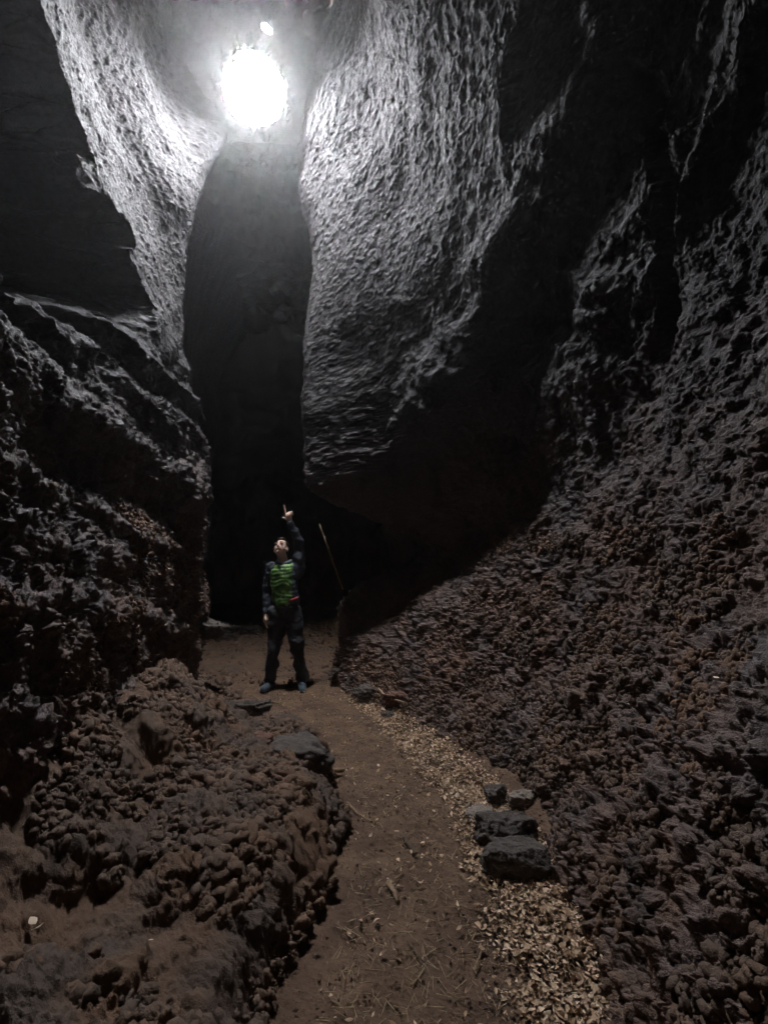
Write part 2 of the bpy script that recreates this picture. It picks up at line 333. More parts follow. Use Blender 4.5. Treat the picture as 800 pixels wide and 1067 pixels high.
# ends of the cave
def end_wall(name, yv, s, flip):
    xs = np.linspace(-4.8, 3.0, 220); zs = np.linspace(-.8, 8.6, 260)
    A, B = np.meshgrid(xs, zs, indexing='ij'); n_ = fbm(A*.8, B*.8, 0*A, 4, s)
    return grid_mesh(name, np.stack([A, yv+.35*n_, B], -1), M_R, {'rough': np.full(A.shape, .5)}, flip=flip)
e1 = end_wall('cave_end_wall', 11.6, 101, False); e2 = end_wall('cave_end_wall.001', -2.2, 103, True)
for o in (left, right, ground, roof, e1, e2): o['kind'] = 'structure'

# portal that guides the sky's light sampling through the hole (gives off nothing itself)
pl = bpy.data.lights.new('skylight_portal', 'AREA'); pl.shape = 'RECTANGLE'; pl.size = .80; pl.size_y = .80; pl.cycles.is_portal = True
po = bpy.data.objects.new('skylight_portal', pl); COL.objects.link(po)
nrm = Vector((0, 5.52-4.70, 6.60-7.215)).normalized(); hn = Vector((0, nrm.z, -nrm.y))   # into the cave
if hn.z > 0: hn = -hn
po.location = Vector(HC) - hn*.02; po.rotation_euler = (-hn).to_track_quat('Z', 'Y').to_euler()

#OBJ-BEGIN
# ------------------------------------------------------------------ helpers for things
def tag(o, label=None, cat=None, group=None, kind=None):
    for k_, v_ in (('label', label), ('category', cat), ('group', group), ('kind', kind)):
        if v_: o[k_] = v_
    return o
def empty(name, loc, rz=0):
    o = bpy.data.objects.new(name, None); COL.objects.link(o); o.location = loc; o.rotation_euler = (0, 0, rz); o.empty_display_size = .1
    return o
def link(name, me, mat, parent=None, loc=None):
    o = bpy.data.objects.new(name, me); COL.objects.link(o)
    if mat: me.materials.clear(); me.materials.append(mat)
    if parent: o.parent = parent
    if loc is not None: o.location = loc
    return o
def lookup(A, yv, zv):
    i = int(np.clip(np.searchsorted(YS, yv), 0, len(YS)-1)); j = int(np.clip(np.searchsorted(ZS, zv), 0, len(ZS)-1)); return A[i, j]
def hit(px, py, y0=.8, y1=11.4):            # where the line of sight through a picture point meets the cave
    u, v = (px-400)/F, -(py-533.5)/F; c, s_ = math.cos(PITCH), math.sin(PITCH)
    d = Vector((u, c-v*s_, s_+v*c)); d /= d.y; Y = y0
    while Y < y1:
        x, z = d.x*Y, H0+d.z*Y
        if z < floor_z(x, Y) or x > lookup(XR, Y, z) or x < lookup(XL, Y, z): break
        Y += .01
    return Vector((d.x*Y, Y, H0+d.z*Y))
def at_depth(px, py, Y):
    u, v = (px-400)/F, -(py-533.5)/F; c, s_ = math.cos(PITCH), math.sin(PITCH)
    d = Vector((u, c-v*s_, s_+v*c)); d *= Y/d.y; return Vector((d.x, Y, H0+d.z))

# ---- materials
def simple_mat(name, col, rough=.8, col2=None, sc=30, bump=0.0, bsc=60, spec=.3):
    m, n, l, b = newmat(name); N = NB(m); co = n.new('ShaderNodeTexCoord').outputs['Object']
    c2 = col2 or tuple(q*.6 for q in col)
    l.new(N.mixc(N.rng(N.noise(co, sc, 4, .6)[0], .35, .65, 0, 1), col, c2), b.inputs['Base Color'])
    b.inputs['Roughness'].default_value = rough; b.inputs['Specular IOR Level'].default_value = spec
    if bump:
        bp = n.new('ShaderNodeBump'); bp.inputs['Distance'].default_value = bump; bp.inputs['Strength'].default_value = 1
        l.new(N.noise(co, bsc, 4, .65)[0], bp.inputs['Height']); l.new(bp.outputs[0], b.inputs['Normal'])
    return m
M_STONE = simple_mat('basalt_block', (.115, .096, .085), .8, (.065, .054, .047), 18, .012, 55)
M_PALE = simple_mat('pale_dusty_stone', (.30, .25, .21), .8, (.19, .15, .125), 16, .004, 60)
M_REDST = simple_mat('red_cinder_stone', (.20, .10, .07), .85, (.11, .065, .05), 22, .006, 70)
M_WOOD = simple_mat('dead_wood', (.42, .31, .20), .75, (.22, .14, .085), 24, .0015, 150)
M_WOODD = simple_mat('dark_dead_wood', (.20, .14, .10), .8, (.10, .07, .05), 24, .002, 150)
M_SKIN = simple_mat('skin', (.66, .45, .35), .5, (.60, .39, .30), 20)
M_HAIR = simple_mat('dark_hair', (.03, .02, .016), .6, None, 90, .003, 140)
M_JACKET = simple_mat('navy_fabric', (.045, .052, .07), .75, (.03, .035, .05), 40, .003, 60)
M_TROUS = simple_mat('charcoal_trousers', (.040, .042, .052), .7, (.026, .027, .034), 30, .004, 25)
M_SHOE = simple_mat('blue_grey_shoe', (.09, .12, .155), .6, (.05, .07, .09), 60)
M_SOLE = simple_mat('shoe_sole', (.05, .05, .055), .7)
M_RED = simple_mat('red_strap', (.45, .03, .04), .6)
M_EYE = simple_mat('eye', (.05, .035, .03), .25)
M_COLLAR = simple_mat('grey_collar', (.16, .18, .21), .8, None, 40, .003, 60)
def vest_mat():
    m, n, l, b = newmat('green_quilted_nylon'); N = NB(m); co = n.new('ShaderNodeTexCoord').outputs['Object']
    sp = n.new('ShaderNodeSeparateXYZ'); l.new(co, sp.inputs[0])
    g = N.mixc(N.rng(N.noise(co, 16, 3, .6)[0], .4, .6, 0, 1), (.13, .27, .06), (.045, .11, .028))
    seam = N.rng(N.math('ABSOLUTE', N.math('SINE', N.math('MULTIPLY', N.math('ADD', sp.outputs[2], N.math('MULTIPLY', N.noise(co, 7, 2)[0], .09)), 60))), 0, .25, .7, 0)
    g = N.mixc(seam, g, (.03, .07, .02))
    side = N.rng(N.math('ADD', sp.outputs[0], N.math('MULTIPLY', N.noise(co, 12, 2)[0], .03)), .095, .11, 0, 1)
    g = N.mixc(side, g, (.05, .065, .10))
    l.new(g, b.inputs['Base Color']); b.inputs['Roughness'].default_value = .5
    return m
M_VEST = vest_mat()

# ---- organic bodies: overlapping tapered limbs fused into one skin
def capsule(bm, p, q, r1, r2, sx=1.0, sy=1.0):
    p = Vector(p); q = Vector(q); d = q-p; L = d.length; rot = d.to_track_quat('Z', 'Y').to_matrix() if L > 1e-6 else Matrix.Identity(3)
    seg_, rings = 16, 6; vs_ = []
    prof_ = [(r1*math.cos(a), -r1*math.sin(a)) for a in np.linspace(math.pi/2*.999, 0, rings)] + [(r2*math.cos(a), L+r2*math.sin(a)) for a in np.linspace(0, math.pi/2*.999, rings)]
    for rr, h in prof_:
        ring = []
        for k_ in range(seg_):
            a = 2*math.pi*k_/seg_; v = rot @ Vector((rr*math.cos(a), rr*math.sin(a), h)) + p
            ring.append(bm.verts.new(v))
        vs_.append(ring)
    for a, b in zip(vs_[:-1], vs_[1:]):
        for k_ in range(seg_): bm.faces.new((a[k_], a[(k_+1) % seg_], b[(k_+1) % seg_], b[k_]))
    bm.faces.new(vs_[0][::-1]); bm.faces.new(vs_[-1])
def ellipsoid(bm, c, r, rot=None):
    g = bmesh.ops.create_icosphere(bm, subdivisions=3, radius=1)
    M = Matrix.Translation(Vector(c)) @ (rot.to_4x4() if rot else Matrix.Identity(4)) @ Matrix.Diagonal((*r, 1))
    bmesh.ops.transform(bm, matrix=M, verts=g['verts'])
def fuse(name, bm, voxel, smooth=4):
    me = bpy.data.meshes.new(name+'_raw'); bm.to_mesh(me); bm.free()
    o = bpy.data.objects.new(name+'_raw', me); COL.objects.link(o)
    r_ = o.modifiers.new('r', 'REMESH'); r_.mode = 'VOXEL'; r_.voxel_size = voxel; r_.use_smooth_shade = True
    s_ = o.modifiers.new('s', 'SMOOTH'); s_.iterations = smooth; s_.factor = .5
    dg = bpy.context.evaluated_depsgraph_get(); dg.update()
    out = bpy.data.meshes.new_from_object(o.evaluated_get(dg)); out.name = name
    bpy.data.objects.remove(o); bpy.data.meshes.remove(me)
    out.polygons.foreach_set('use_smooth', np.ones(len(out.polygons), bool))
    return out
def shift(me, fn_):                          # move vertices by a vectorised function of (co, normal)
    n_ = len(me.vertices); co = np.empty(n_*3); me.vertices.foreach_get('co', co); co = co.reshape(-1, 3)
    no = np.empty(n_*3, np.float32); me.vertices.foreach_get('normal', no); no = no.reshape(-1, 3)
    me.vertices.foreach_set('co', fn_(co, no).reshape(-1)); me.update()

PX, PY = -1.165, 6.0
PZ = min(floor_z(PX-.17, PY), floor_z(PX+.2, PY))+.0
man = empty('person', (PX, PY, PZ)); man.scale = (1, 1, 1)
tag(man, 'man in green quilted vest and dark trousers pointing up at the opening', 'person')
SHL, ELL, WRL = (-.185, .02, 1.415), (-.232, .04, 1.13), (-.222, -.03, .885)
SHR, ELR, WRR = (.150, .02, 1.44), (.150, .01, 1.715), (.042, -.04, 1.955)
HIPS = ((-.092, 0, .90), (.092, 0, .90)); KNEE = ((-.120, -.03, .50), (.145, -.03, .50)); ANK = ((-.165, .02, .095), (.200, .02, .095))
hb = Euler((R(-34), R(-4), R(-6)), 'XYZ').to_matrix()      # head thrown back, looking up
HCN = Vector((-.062, -.035, 1.635))
def hp(x, y_, z): return HCN + hb @ Vector((x, y_, z))
bm = bmesh.new()
capsule(bm, (0, .01, .95), (-.01, .015, 1.10), .115, .115); capsule(bm, (-.01, .015, 1.12), (-.02, .02, 1.32), .125, .145)
capsule(bm, (-.13, .02, 1.39), (.10, .02, 1.40), .07, .07); capsule(bm, (-.025, .02, 1.40), HCN+Vector((0, .03, -.05)), .062, .055)
for (a, b, c) in ((SHL, ELL, WRL), (SHR, ELR, WRR)): capsule(bm, a, b, .058, .043); capsule(bm, b, c, .042, .027)
for h_, k_, a_ in zip(HIPS, KNEE, ANK):
    capsule(bm, h_, k_, .088, .060); capsule(bm, k_, a_, .058, .038); capsule(bm, (a_[0], a_[1]+.02, .04), (a_[0]*1.15, a_[1]-.14, .03), .036, .028)
# head
ellipsoid(bm, hp(0, .012, .035), (.074, .092, .092), hb); ellipsoid(bm, hp(0, -.018, -.025), (.060, .070, .082), hb)
capsule(bm, hp(0, -.055, -.088), hp(0, -.070, -.086), .026, .020)
capsule(bm, hp(0, -.085, .018), hp(0, -.108, -.022), .009, .014); capsule(bm, hp(-.022, -.088, -.030), hp(.022, -.088, -.030), .008, .008)
capsule(bm, hp(-.045, -.080, .032), hp(.045, -.080, .032), .013, .013); capsule(bm, hp(-.020, -.084, -.052), hp(.020, -.084, -.052), .010, .010)
for s_ in (-1, 1):
    capsule(bm, hp(s_*.040, -.058, -.012), hp(s_*.048, -.045, -.03), .022, .020)
    ellipsoid(bm, hp(s_*.078, .012, -.004), (.012, .020, .033), hb)
# hanging hand: palm, four curled fingers of unequal length, thumb off the side
W = Vector(WRL); capsule(bm, W, W+Vector((.004, -.012, -.085)), .026, .036)
for i_, (oy, ln) in enumerate(((-.036, .074), (-.012, .082), (.012, .076), (.034, .060))):
    a = W+Vector((.004, oy-.010, -.098)); b = a+Vector((.006, -.004, -ln*.52)); c = b+Vector((.020, -.002, -ln*.42))
    capsule(bm, a, b, .0105, .0095); capsule(bm, b, c, .0095, .008)
a = W+Vector((0, -.032, -.035)); b = a+Vector((.006, -.028, -.032)); capsule(bm, a, b, .013, .011); capsule(bm, b, b+Vector((.010, -.006, -.030)), .011, .009)
# raised hand: index stretched, the others folded, thumb out to the side
W = Vector(WRR); up_ = Vector((-.20, -.06, .97)).normalized(); si = Vector((-.93, .30, -.17)).normalized(); fw = up_.cross(si).normalized()
capsule(bm, W, W+up_*.075, .026, .036); capsule(bm, W+up_*.085-si*.024, W+up_*.085+si*.026, .020, .018)
a = W+up_*.095+si*.030; capsule(bm, a, a+up_*.052+si*.004, .0115, .0105); capsule(bm, a+up_*.052+si*.004, a+up_*.118+si*.004, .0105, .0085)
for i_, o_ in enumerate((.008, -.014, -.034)):
    a = W+up_*.098+si*o_; b = a+up_*.024-fw*.030; c = b-up_*.036-fw*.006
    capsule(bm, a, b, .0115, .0105); capsule(bm, b, c, .0105, .009); capsule(bm, c, c+fw*.022, .009, .0085)
a = W+up_*.035+si*.026; b = a+up_*.026+si*.034; capsule(bm, a, b, .0135, .0115); capsule(bm, b, b+si*.024+up_*.012, .0115, .009)
body = link('body', fuse('body', bm, .0058, 2), M_SKIN, man)
# hair
bm = bmesh.new(); ellipsoid(bm, hp(0, .030, .054), (.082, .090, .088), hb); ellipsoid(bm, hp(0, .058, .012), (.072, .055, .06), hb); ellipsoid(bm, hp(0, -.035, .110), (.055, .045, .025), hb)
me = fuse('hair', bm, .008, 2); shift(me, lambda c, n_: c+n_*(.008*fbm(c[:, 0]*60, c[:, 1]*60, c[:, 2]*60, 2, 5))[:, None]); link('hair', me, M_HAIR, man)
for s_ in (-1, 1):
    bm = bmesh.new(); ellipsoid(bm, hp(s_*.030, -.082, .012), (.013, .008, .008), hb); me = bpy.data.meshes.new('eye'); bm.to_mesh(me); bm.free(); link('eye', me, M_EYE, man)
    bm = bmesh.new(); capsule(bm, hp(s_*.016, -.094, .036), hp(s_*.046, -.087, .036), .005, .004); me = bpy.data.meshes.new('eyebrow'); bm.to_mesh(me); bm.free(); link('eyebrow', me, M_HAIR, man)
# jacket with sleeves
bm = bmesh.new()
capsule(bm, (0, .012, 1.00), (-.01, .015, 1.12), .162, .148); capsule(bm, (-.01, .015, 1.12), (-.02, .02, 1.30), .148, .160)
capsule(bm, (-.145, .02, 1.385), (.115, .02, 1.40), .088, .088)
wl = Vector(ELL).lerp(Vector(WRL), .93); wr = Vector(ELR).lerp(Vector(WRR), .93)
capsule(bm, SHL, ELL, .078, .060); capsule(bm, ELL, wl, .060, .043); capsule(bm, (.12, .02, 1.36), SHR, .08, .080); capsule(bm, SHR, ELR, .080, .060); capsule(bm, ELR, wr, .060, .042)
me = fuse('jacket', bm, .009, 3)
def folds(amp, sc, s0): return lambda c, n_: c+n_*(amp*fbm(c[:, 0]*sc*.6, c[:, 1]*sc*.6, c[:, 2]*sc, 3, s0))[:, None]
shift(me, folds(.015, 15, 7)); link('jacket', me, M_JACKET, man)
bm = bmesh.new()
capsule(bm, (0, 0, 1.03), (-.02, -.005, 1.15), .155, .150); capsule(bm, (-.02, -.005, 1.15), (-.03, 0, 1.33), .150, .155); capsule(bm, (-.085, 0, 1.40), (.04, 0, 1.40), .082, .082)
me = fuse('vest', bm, .008, 2)
shift(me, lambda c, n_: c+n_*(.006*np.abs(np.sin((c[:, 2]+.07*(.5+.5*vnoise(c[:, 0]*9, c[:, 1]*9, c[:, 2]*9, 1)))*62))+.008*fbm(c[:, 0]*14, c[:, 1]*14, c[:, 2]*14, 2, 3))[:, None]); link('vest', me, M_VEST, man)
bm = bmesh.new(); capsule(bm, (-.095, -.055, 1.475), (-.03, -.085, 1.455), .022, .02); capsule(bm, (-.03, -.085, 1.455), (.04, -.06, 1.475), .02, .022); capsule(bm, (-.095, -.055, 1.475), (-.11, .03, 1.49), .022, .025); capsule(bm, (.04, -.06, 1.475), (.06, .03, 1.49), .022, .025); capsule(bm, (-.11, .04, 1.48), (.06, .05, 1.48), .032, .032)
link('collar', fuse('collar', bm, .008, 2), M_COLLAR, man)
bm = bmesh.new(); capsule(bm, (.085, -.135, 1.035), (.15, -.085, 1.06), .014, .014); link('strap', fuse('strap', bm, .006, 1), M_RED, man)
# trousers: each leg widens over the shoe
bm = bmesh.new(); capsule(bm, (0, .012, .93), (0, .012, 1.02), .156, .152)
for h_, k_, a_ in zip(HIPS, KNEE, ANK):
    capsule(bm, h_, k_, .114, .082); capsule(bm, k_, (a_[0], a_[1], .16), .080, .072); capsule(bm, (a_[0], a_[1], .17), (a_[0], a_[1], .125), .074, .078)
me = fuse('trousers', bm, .009, 3); shift(me, folds(.018, 11, 17)); link('trousers', me, M_TROUS, man)
for s_, a_ in zip((-1, 1), ANK):
    bm = bmesh.new(); dx = s_*.045
    capsule(bm, (a_[0]-dx*.2, a_[1]+.045, .052), (a_[0]+dx*.6, a_[1]-.11, .045), .046, .044); capsule(bm, (a_[0]+dx*.6, a_[1]-.11, .042), (a_[0]+dx, a_[1]-.175, .036), .044, .034); capsule(bm, (a_[0], a_[1]+.02, .07), (a_[0], a_[1]+.02, .12), .046, .045)
    sh = link('shoe', fuse('shoe', bm, .007, 2), M_SHOE, man)
    bm = bmesh.new(); capsule(bm, (a_[0]-dx*.2, a_[1]+.045, .016), (a_[0]+dx*.6, a_[1]-.11, .016), .047, .048); capsule(bm, (a_[0]+dx*.6, a_[1]-.11, .016), (a_[0]+dx, a_[1]-.178, .016), .048, .037)
    for v in bm.verts: v.co.z = min(max(v.co.z, .002), .026)
    me = bpy.data.meshes.new('sole'); bm.to_mesh(me); bm.free(); link('sole', me, M_SOLE, sh)

# ---- rocks
def rock(px, py, wd, ht, dp, label, mat=M_STONE, seed=0, rz=0, boxy=.5, sink=.2, cat='rock', group=None, depth=None, name='rock', tilt=0, rufn=.16):
    p = hit(px, py) if depth is None else at_depth(px, py, depth)
    bm_ = bmesh.new(); bmesh.ops.create_icosphere(bm_, subdivisions=5, radius=1)
    me_ = bpy.data.meshes.new(name); bm_.to_mesh(me_); bm_.free()
    r_ = np.random.default_rng(seed+100); e = 2+boxy*8; fx_ = r_.normal(size=(9, 3)); fx_ /= np.linalg.norm(fx_, axis=1)[:, None]
    def f(c, n_):
        rr = (np.abs(c)**e).sum(1)**(-1/e); c = c*rr[:, None]
        for q in fx_:                                    # broken facets
            t_ = c@q; lim = r_.uniform(.78, 1.02) if boxy < .6 else r_.uniform(.98, 1.2); c = c-q*np.maximum(t_-lim, 0)[:, None]
        nn = fbm(c[:, 0]*2.4+seed, c[:, 1]*2.4, c[:, 2]*2.4, 4, 31+seed); n2 = fbm(c[:, 0]*9+seed, c[:, 1]*9, c[:, 2]*9, 3, 51+seed)
        n4 = fbm(c[:, 0]*5+seed, c[:, 1]*5, c[:, 2]*5, 3, 71+seed); c = c*(1+rufn*nn+rufn*.35*n2-.10*np.abs(n4))[:, None]
        return c*np.array([wd/2, dp/2, ht/2])
    shift(me_, f); me_.polygons.foreach_set('use_smooth', np.ones(len(me_.polygons), bool))
    o = link(name, me_, mat); o.location = (p.x, p.y, p.z+ht*(.5-sink)); o.rotation_euler = (tilt, 0, rz)
    return tag(o, label, cat, group)
G1 = 'dark blocks lying by the leaf litter'
rock(538, 912, .33, .17, .17, 'flat-topped grey block nearest the camera beside the pale leaf litter', seed=1, boxy=.95, rz=-.06, sink=.18, group=G1, rufn=.07)
rock(527, 878, .31, .17, .20, 'rough dark block lying just behind the flat-topped block', seed=2, boxy=.6, rz=.12, group=G1)
rock(517, 836, .14, .12, .13, 'small rounded dark rock at the far end of the row of blocks', seed=3, boxy=.3, group=G1)
rock(500, 850, .19, .07, .13, 'pale flat stone at the left side of the dark blocks', M_PALE, seed=4, boxy=.4, rz=.3, sink=.3)
rock(543, 838, .16, .10, .13, 'pale lumpy stone between the dark blocks and the right wall', M_PALE, seed=5, boxy=.3)
rock(315, 790, .42, .20, .40, 'large half-buried grey slab where the clinker bank meets the path', seed=6, boxy=.55, sink=.42, rufn=.12)
rock(264, 750, .30, .20, .24, 'dark rock at the head of the clinker bank left of the slab', seed=7, boxy=.35)
rock(240, 742, .20, .12, .18, 'small dark rock against the foot of the left wall', seed=8, boxy=.3)
rock(384, 727, .30, .17, .22, 'dark rock at the far right of the path behind the leaves', seed=9, boxy=.35)
rock(412, 731, .26, .12, .18, 'low brown rock touching the foot of the right wall', M_REDST, seed=10, boxy=.3)
rock(404, 748, .13, .08, .12, 'small dark stone in front of the low brown rock', seed=11, boxy=.3)
rock(270, 776, .16, .09, .15, 'reddish flat stone on the bank left of the grey slab', M_REDST, seed=12, boxy=.5)
rock(352, 704, .22, .11, .18, 'dark stone to the right of the man\'s shoes', seed=13, boxy=.3)
rock(371, 708, .16, .09, .14, 'little dark stone between two larger ones right of the man', seed=14, boxy=.3)
rock(300, 758, .12, .06, .10, 'thin grey stone on the path behind the large slab', seed=15, boxy=.4)
for i_, (px, py, w_, h_) in enumerate(((208, 662, .5, .22), (226, 660, .6, .28), (246, 659, .5, .2), (262, 661, .45, .22), (236, 668, .4, .16), (272, 655, .4, .2))):
    rock(px, py, w_, h_, w_*.8, 'grey boulder in the low heap across the dark passage behind the man', seed=20+i_, boxy=.2, group='boulders heaped across the far passage')

# ---- sticks
def stick(pts, r0, r1, label, mat=M_WOOD, name='stick', group=None, cat='stick', stub=None, seed=0):
    P = [Vector(q) for q in pts]; bm_ = bmesh.new(); r_ = random.Random(seed); N_ = 7*(len(P)-1); rings = []
    for i in range(N_+1):
        t_ = i/N_*(len(P)-1); k_ = min(int(t_), len(P)-2); f_ = t_-k_; c = P[k_].lerp(P[k_+1], f_); d_ = (P[k_+1]-P[k_]).normalized()
        c = c + Vector((r_.uniform(-1, 1), r_.uniform(-1, 1), r_.uniform(-1, 1)))*r0*.35; rr = (r0+(r1-r0)*i/N_)*r_.uniform(.82, 1.15)
        q = d_.to_track_quat('Z', 'Y').to_matrix()
        rings.append([bm_.verts.new(c + q @ Vector((rr*math.cos(a), rr*math.sin(a), 0))) for a in [math.pi*2*j/7 for j in range(7)]])
    for a, b in zip(rings[:-1], rings[1:]):
        for j in range(7): bm_.faces.new((a[j], a[(j+1) % 7], b[(j+1) % 7], b[j])).smooth = True
    bm_.faces.new(rings[0][::-1]); bm_.faces.new(rings[-1])
    c0 = sum(P, Vector())/len(P)
    for v in bm_.verts: v.co -= c0
    me_ = bpy.data.meshes.new(name); bm_.to_mesh(me_); bm_.free(); o = link(name, me_, mat); o.location = c0
    return tag(o, label, cat, group)
def ground_stick(pp, r0, r1, label, mat=M_WOOD, lift=.01, seed=0, **k):
    return stick([hit(*p_)+Vector((0, 0, lift)) for p_ in pp], r0, r1, label, mat, seed=seed, **k)
a, b = at_depth(357, 614, 6.30), at_depth(333, 546, 6.40)
stick([a, a.lerp(b, .5), b], .013, .009, 'thin straight pole leaning against the mound in the dark alcove right of the man', M_WOOD, name='pole', cat='pole')
ground_stick([(314, 812), (335, 808), (357, 807)], .021, .014, 'thick pale broken stick at the near edge of the large slab', lift=.03, seed=2)
ground_stick([(268, 731), (280, 731), (291, 735)], .012, .008, 'short pale twig on the ground in front of the man', M_WOOD, lift=.012, seed=3)
ground_stick([(362, 838), (372, 850), (386, 858)], .007, .004, 'thin bent twig right of the clinker bank below the thick stick', lift=.012, seed=4)
ground_stick([(421, 876), (427, 884), (433, 893)], .014, .010, 'short stubby brown stick in the middle of the path', M_WOODD, lift=.015, seed=5)
ground_stick([(404, 923), (410, 931), (415, 942)], .013, .009, 'pale stubby stick left of the middle of the path below the brown one', lift=.012, seed=6)
ground_stick([(424, 982), (436, 1000), (443, 1006)], .004, .003, 'thin dark twig near the bottom middle of the path', M_WOODD, seed=7)
ground_stick([(494, 1016), (498, 1004), (502, 992)], .004, .003, 'short yellow straw stalk standing out near the bottom of the path', lift=.014, seed=8)
ground_stick([(428, 1030), (436, 1022), (442, 1012)], .004, .003, 'short tan twig at the bottom edge of the path', seed=9)
a = hit(281, 925); stick([a, a+Vector((.0, .01, .07)), a+Vector((.008, .02, .14))], .0035, .002, 'upright pale stalk stuck in the clinker bank', name='plant_stalk', cat='stalk', seed=10)
a = hit(275, 975); stick([a, a+Vector((.003, .0, .05))], .0035, .002, 'short upright stalk lower on the clinker bank', name='plant_stalk', cat='stalk', seed=11)
ground_stick([(394, 728), (404, 738), (424, 744)], .014, .008, 'bent pale branch lying over the rocks at the far right of the path', lift=.10, seed=12, name='branch', cat='branch')
ground_stick([(540, 742), (558, 760)], .005, .004, 'thin twig caught on the right wall above the leaf litter', M_WOODD, lift=.03, seed=13)

# ---- fallen leaves: one mass along the right edge, a few single ones on the bank
def leaf_cloud(name, pts, sizes, mat, colvar, flat=.45):
    n_ = len(pts); t_ = np.linspace(-1, 1, 5); wv = np.array([.05, .75, 1, .7, .05])*.42
    base = np.array([[(w_*s_, u_, 0) for s_ in (-1, 0, 1)] for u_, w_ in zip(t_, wv)]).reshape(-1, 3)*.5
    cup = rng.uniform(-.9, 1.3, n_); bend = rng.uniform(-.5, .9, n_)
    V = np.repeat(base[None], n_, 0); V[:, :, 2] = np.abs(base[None, :, 0])*cup[:, None]*1.0 + base[None, :, 1]**2*bend[:, None]*1.2
    V *= sizes[:, None, None]; V[:, :, 0] *= rng.uniform(.8, 1.8, n_)[:, None]
    az = rng.uniform(0, 2*np.pi, n_); tx = rng.normal(0, flat, n_); ty_ = rng.normal(0, flat, n_)
    def rot(V, ax, a):
        i, j = [(1, 2), (2, 0), (0, 1)][ax]; c, s_ = np.cos(a)[:, None], np.sin(a)[:, None]; O = V.copy(); O[:, :, i] = c*V[:, :, i]-s_*V[:, :, j]; O[:, :, j] = s_*V[:, :, i]+c*V[:, :, j]; return O
    V = rot(rot(rot(V, 2, az), 0, tx), 1, ty_) + pts[:, None, :]
    q = np.array([[r*3+c, r*3+c+1, r*3+c+4, r*3+c+3] for r in range(4) for c in range(2)])
    Q_ = (q[None]+(np.arange(n_)*15)[:, None, None]).reshape(-1, 4)
    me_ = bpy.data.meshes.new(name); me_.vertices.add(n_*15); me_.vertices.foreach_set('co', V.reshape(-1)); me_.loops.add(Q_.size); me_.loops.foreach_set('vertex_index', Q_.reshape(-1).astype(np.int32))
    me_.polygons.add(len(Q_)); me_.polygons.foreach_set('loop_start', np.arange(0, Q_.size, 4, dtype=np.int32)); me_.polygons.foreach_set('use_smooth', np.ones(len(Q_), bool))
    at_ = me_.attributes.new('tone', 'FLOAT', 'POINT'); at_.data.foreach_set('value', np.repeat(colvar, 15).astype(np.float32)); me_.update(calc_edges=True)
    return link(name, me_, mat)
m, n, l, b = newmat('dry_leaf'); N = NB(m); t_ = N.attr('tone')
c_ = N.mixc(N.rng(t_, 0, .5, 0, 1), (.20, .115, .066), (.50, .335, .205)); c_ = N.mixc(N.rng(t_, .5, 1, 0, 1), c_, (.74, .56, .40))
l.new(c_, b.inputs['Base Color']); b.inputs['Roughness'].default_value = .6; M_LEAF = m
def surf_z(x, y_): return floor_z(x, y_)
NL = 17500; lx, ly, ls = [], [], []
edge = lambda yv: np.interp(yv, [0, 1.8, 2.3, 2.9, 3.8, 4.6, 5.4, 6.2], [.84, .86, .86, .80, .66, .32, -.10, -.42])
wid = lambda yv: np.interp(yv, [0, 1.8, 2.5, 3.2, 3.9, 4.6, 6], [.36, .36, .36, .28, .36, .26, .10])
while len(lx) < NL:
    yv = 1.3+4.6*rng.random()**1.5; e_ = edge(yv); d_ = rng.random()
    x = e_ - wid(yv)*(d_**1.2)*1.25 + rng.normal(0, .03)
    if rng.random() < .05: x = e_-rng.random()**1.6*1.1
    if rng.random() < .5*fbm(np.array([x*5]), np.array([yv*5]), np.array([0.]), 2, 3)[0]+.25: continue
    if x > e_+.12 or rng.random() < .6*(d_**2): continue
    lx.append(x); ly.append(yv); ls.append(rng.uniform(.010, .024)+.016*rng.random()**2)
lx, ly, ls = map(np.array, (lx, ly, ls))
fi = np.clip(np.searchsorted(fy, ly), 1, len(fy)-1); fj = np.clip(np.searchsorted(fx, lx), 1, len(fx)-1)
lz = FZ[fi, fj] + rng.uniform(.003, .026, NL)
lv = leaf_cloud('leaf_litter', np.stack([lx, ly, lz], -1), ls, M_LEAF, np.clip(rng.normal(.5, .3, NL), 0, 1)); tag(lv, 'pale tan dead leaves drifted along the foot of the right wall', 'leaf litter', kind='stuff')
for i_, (px, py, lab) in enumerate(((38, 972, 'pale curled leaf on the dusty bank, upper one of the pair at left'), (43, 981, 'pale curled leaf on the dusty bank, lower one of the pair at left'), (148, 860, 'small tan leaf lying alone higher up the clinker bank'), (160, 992, 'small pale leaf near the foot of the clinker bank'), (752, 722, 'white scrap of leaf caught on the right wall'))):
    p = hit(px, py); o = leaf_cloud('fallen_leaf', np.array([[0., 0., 0.]]), np.array([.036 if i_ < 2 else .026]), M_LEAF, np.array([1.0])); o.location = p+Vector((-.03 if i_ == 4 else 0, -.02, .055)); tag(o, lab, 'leaf')

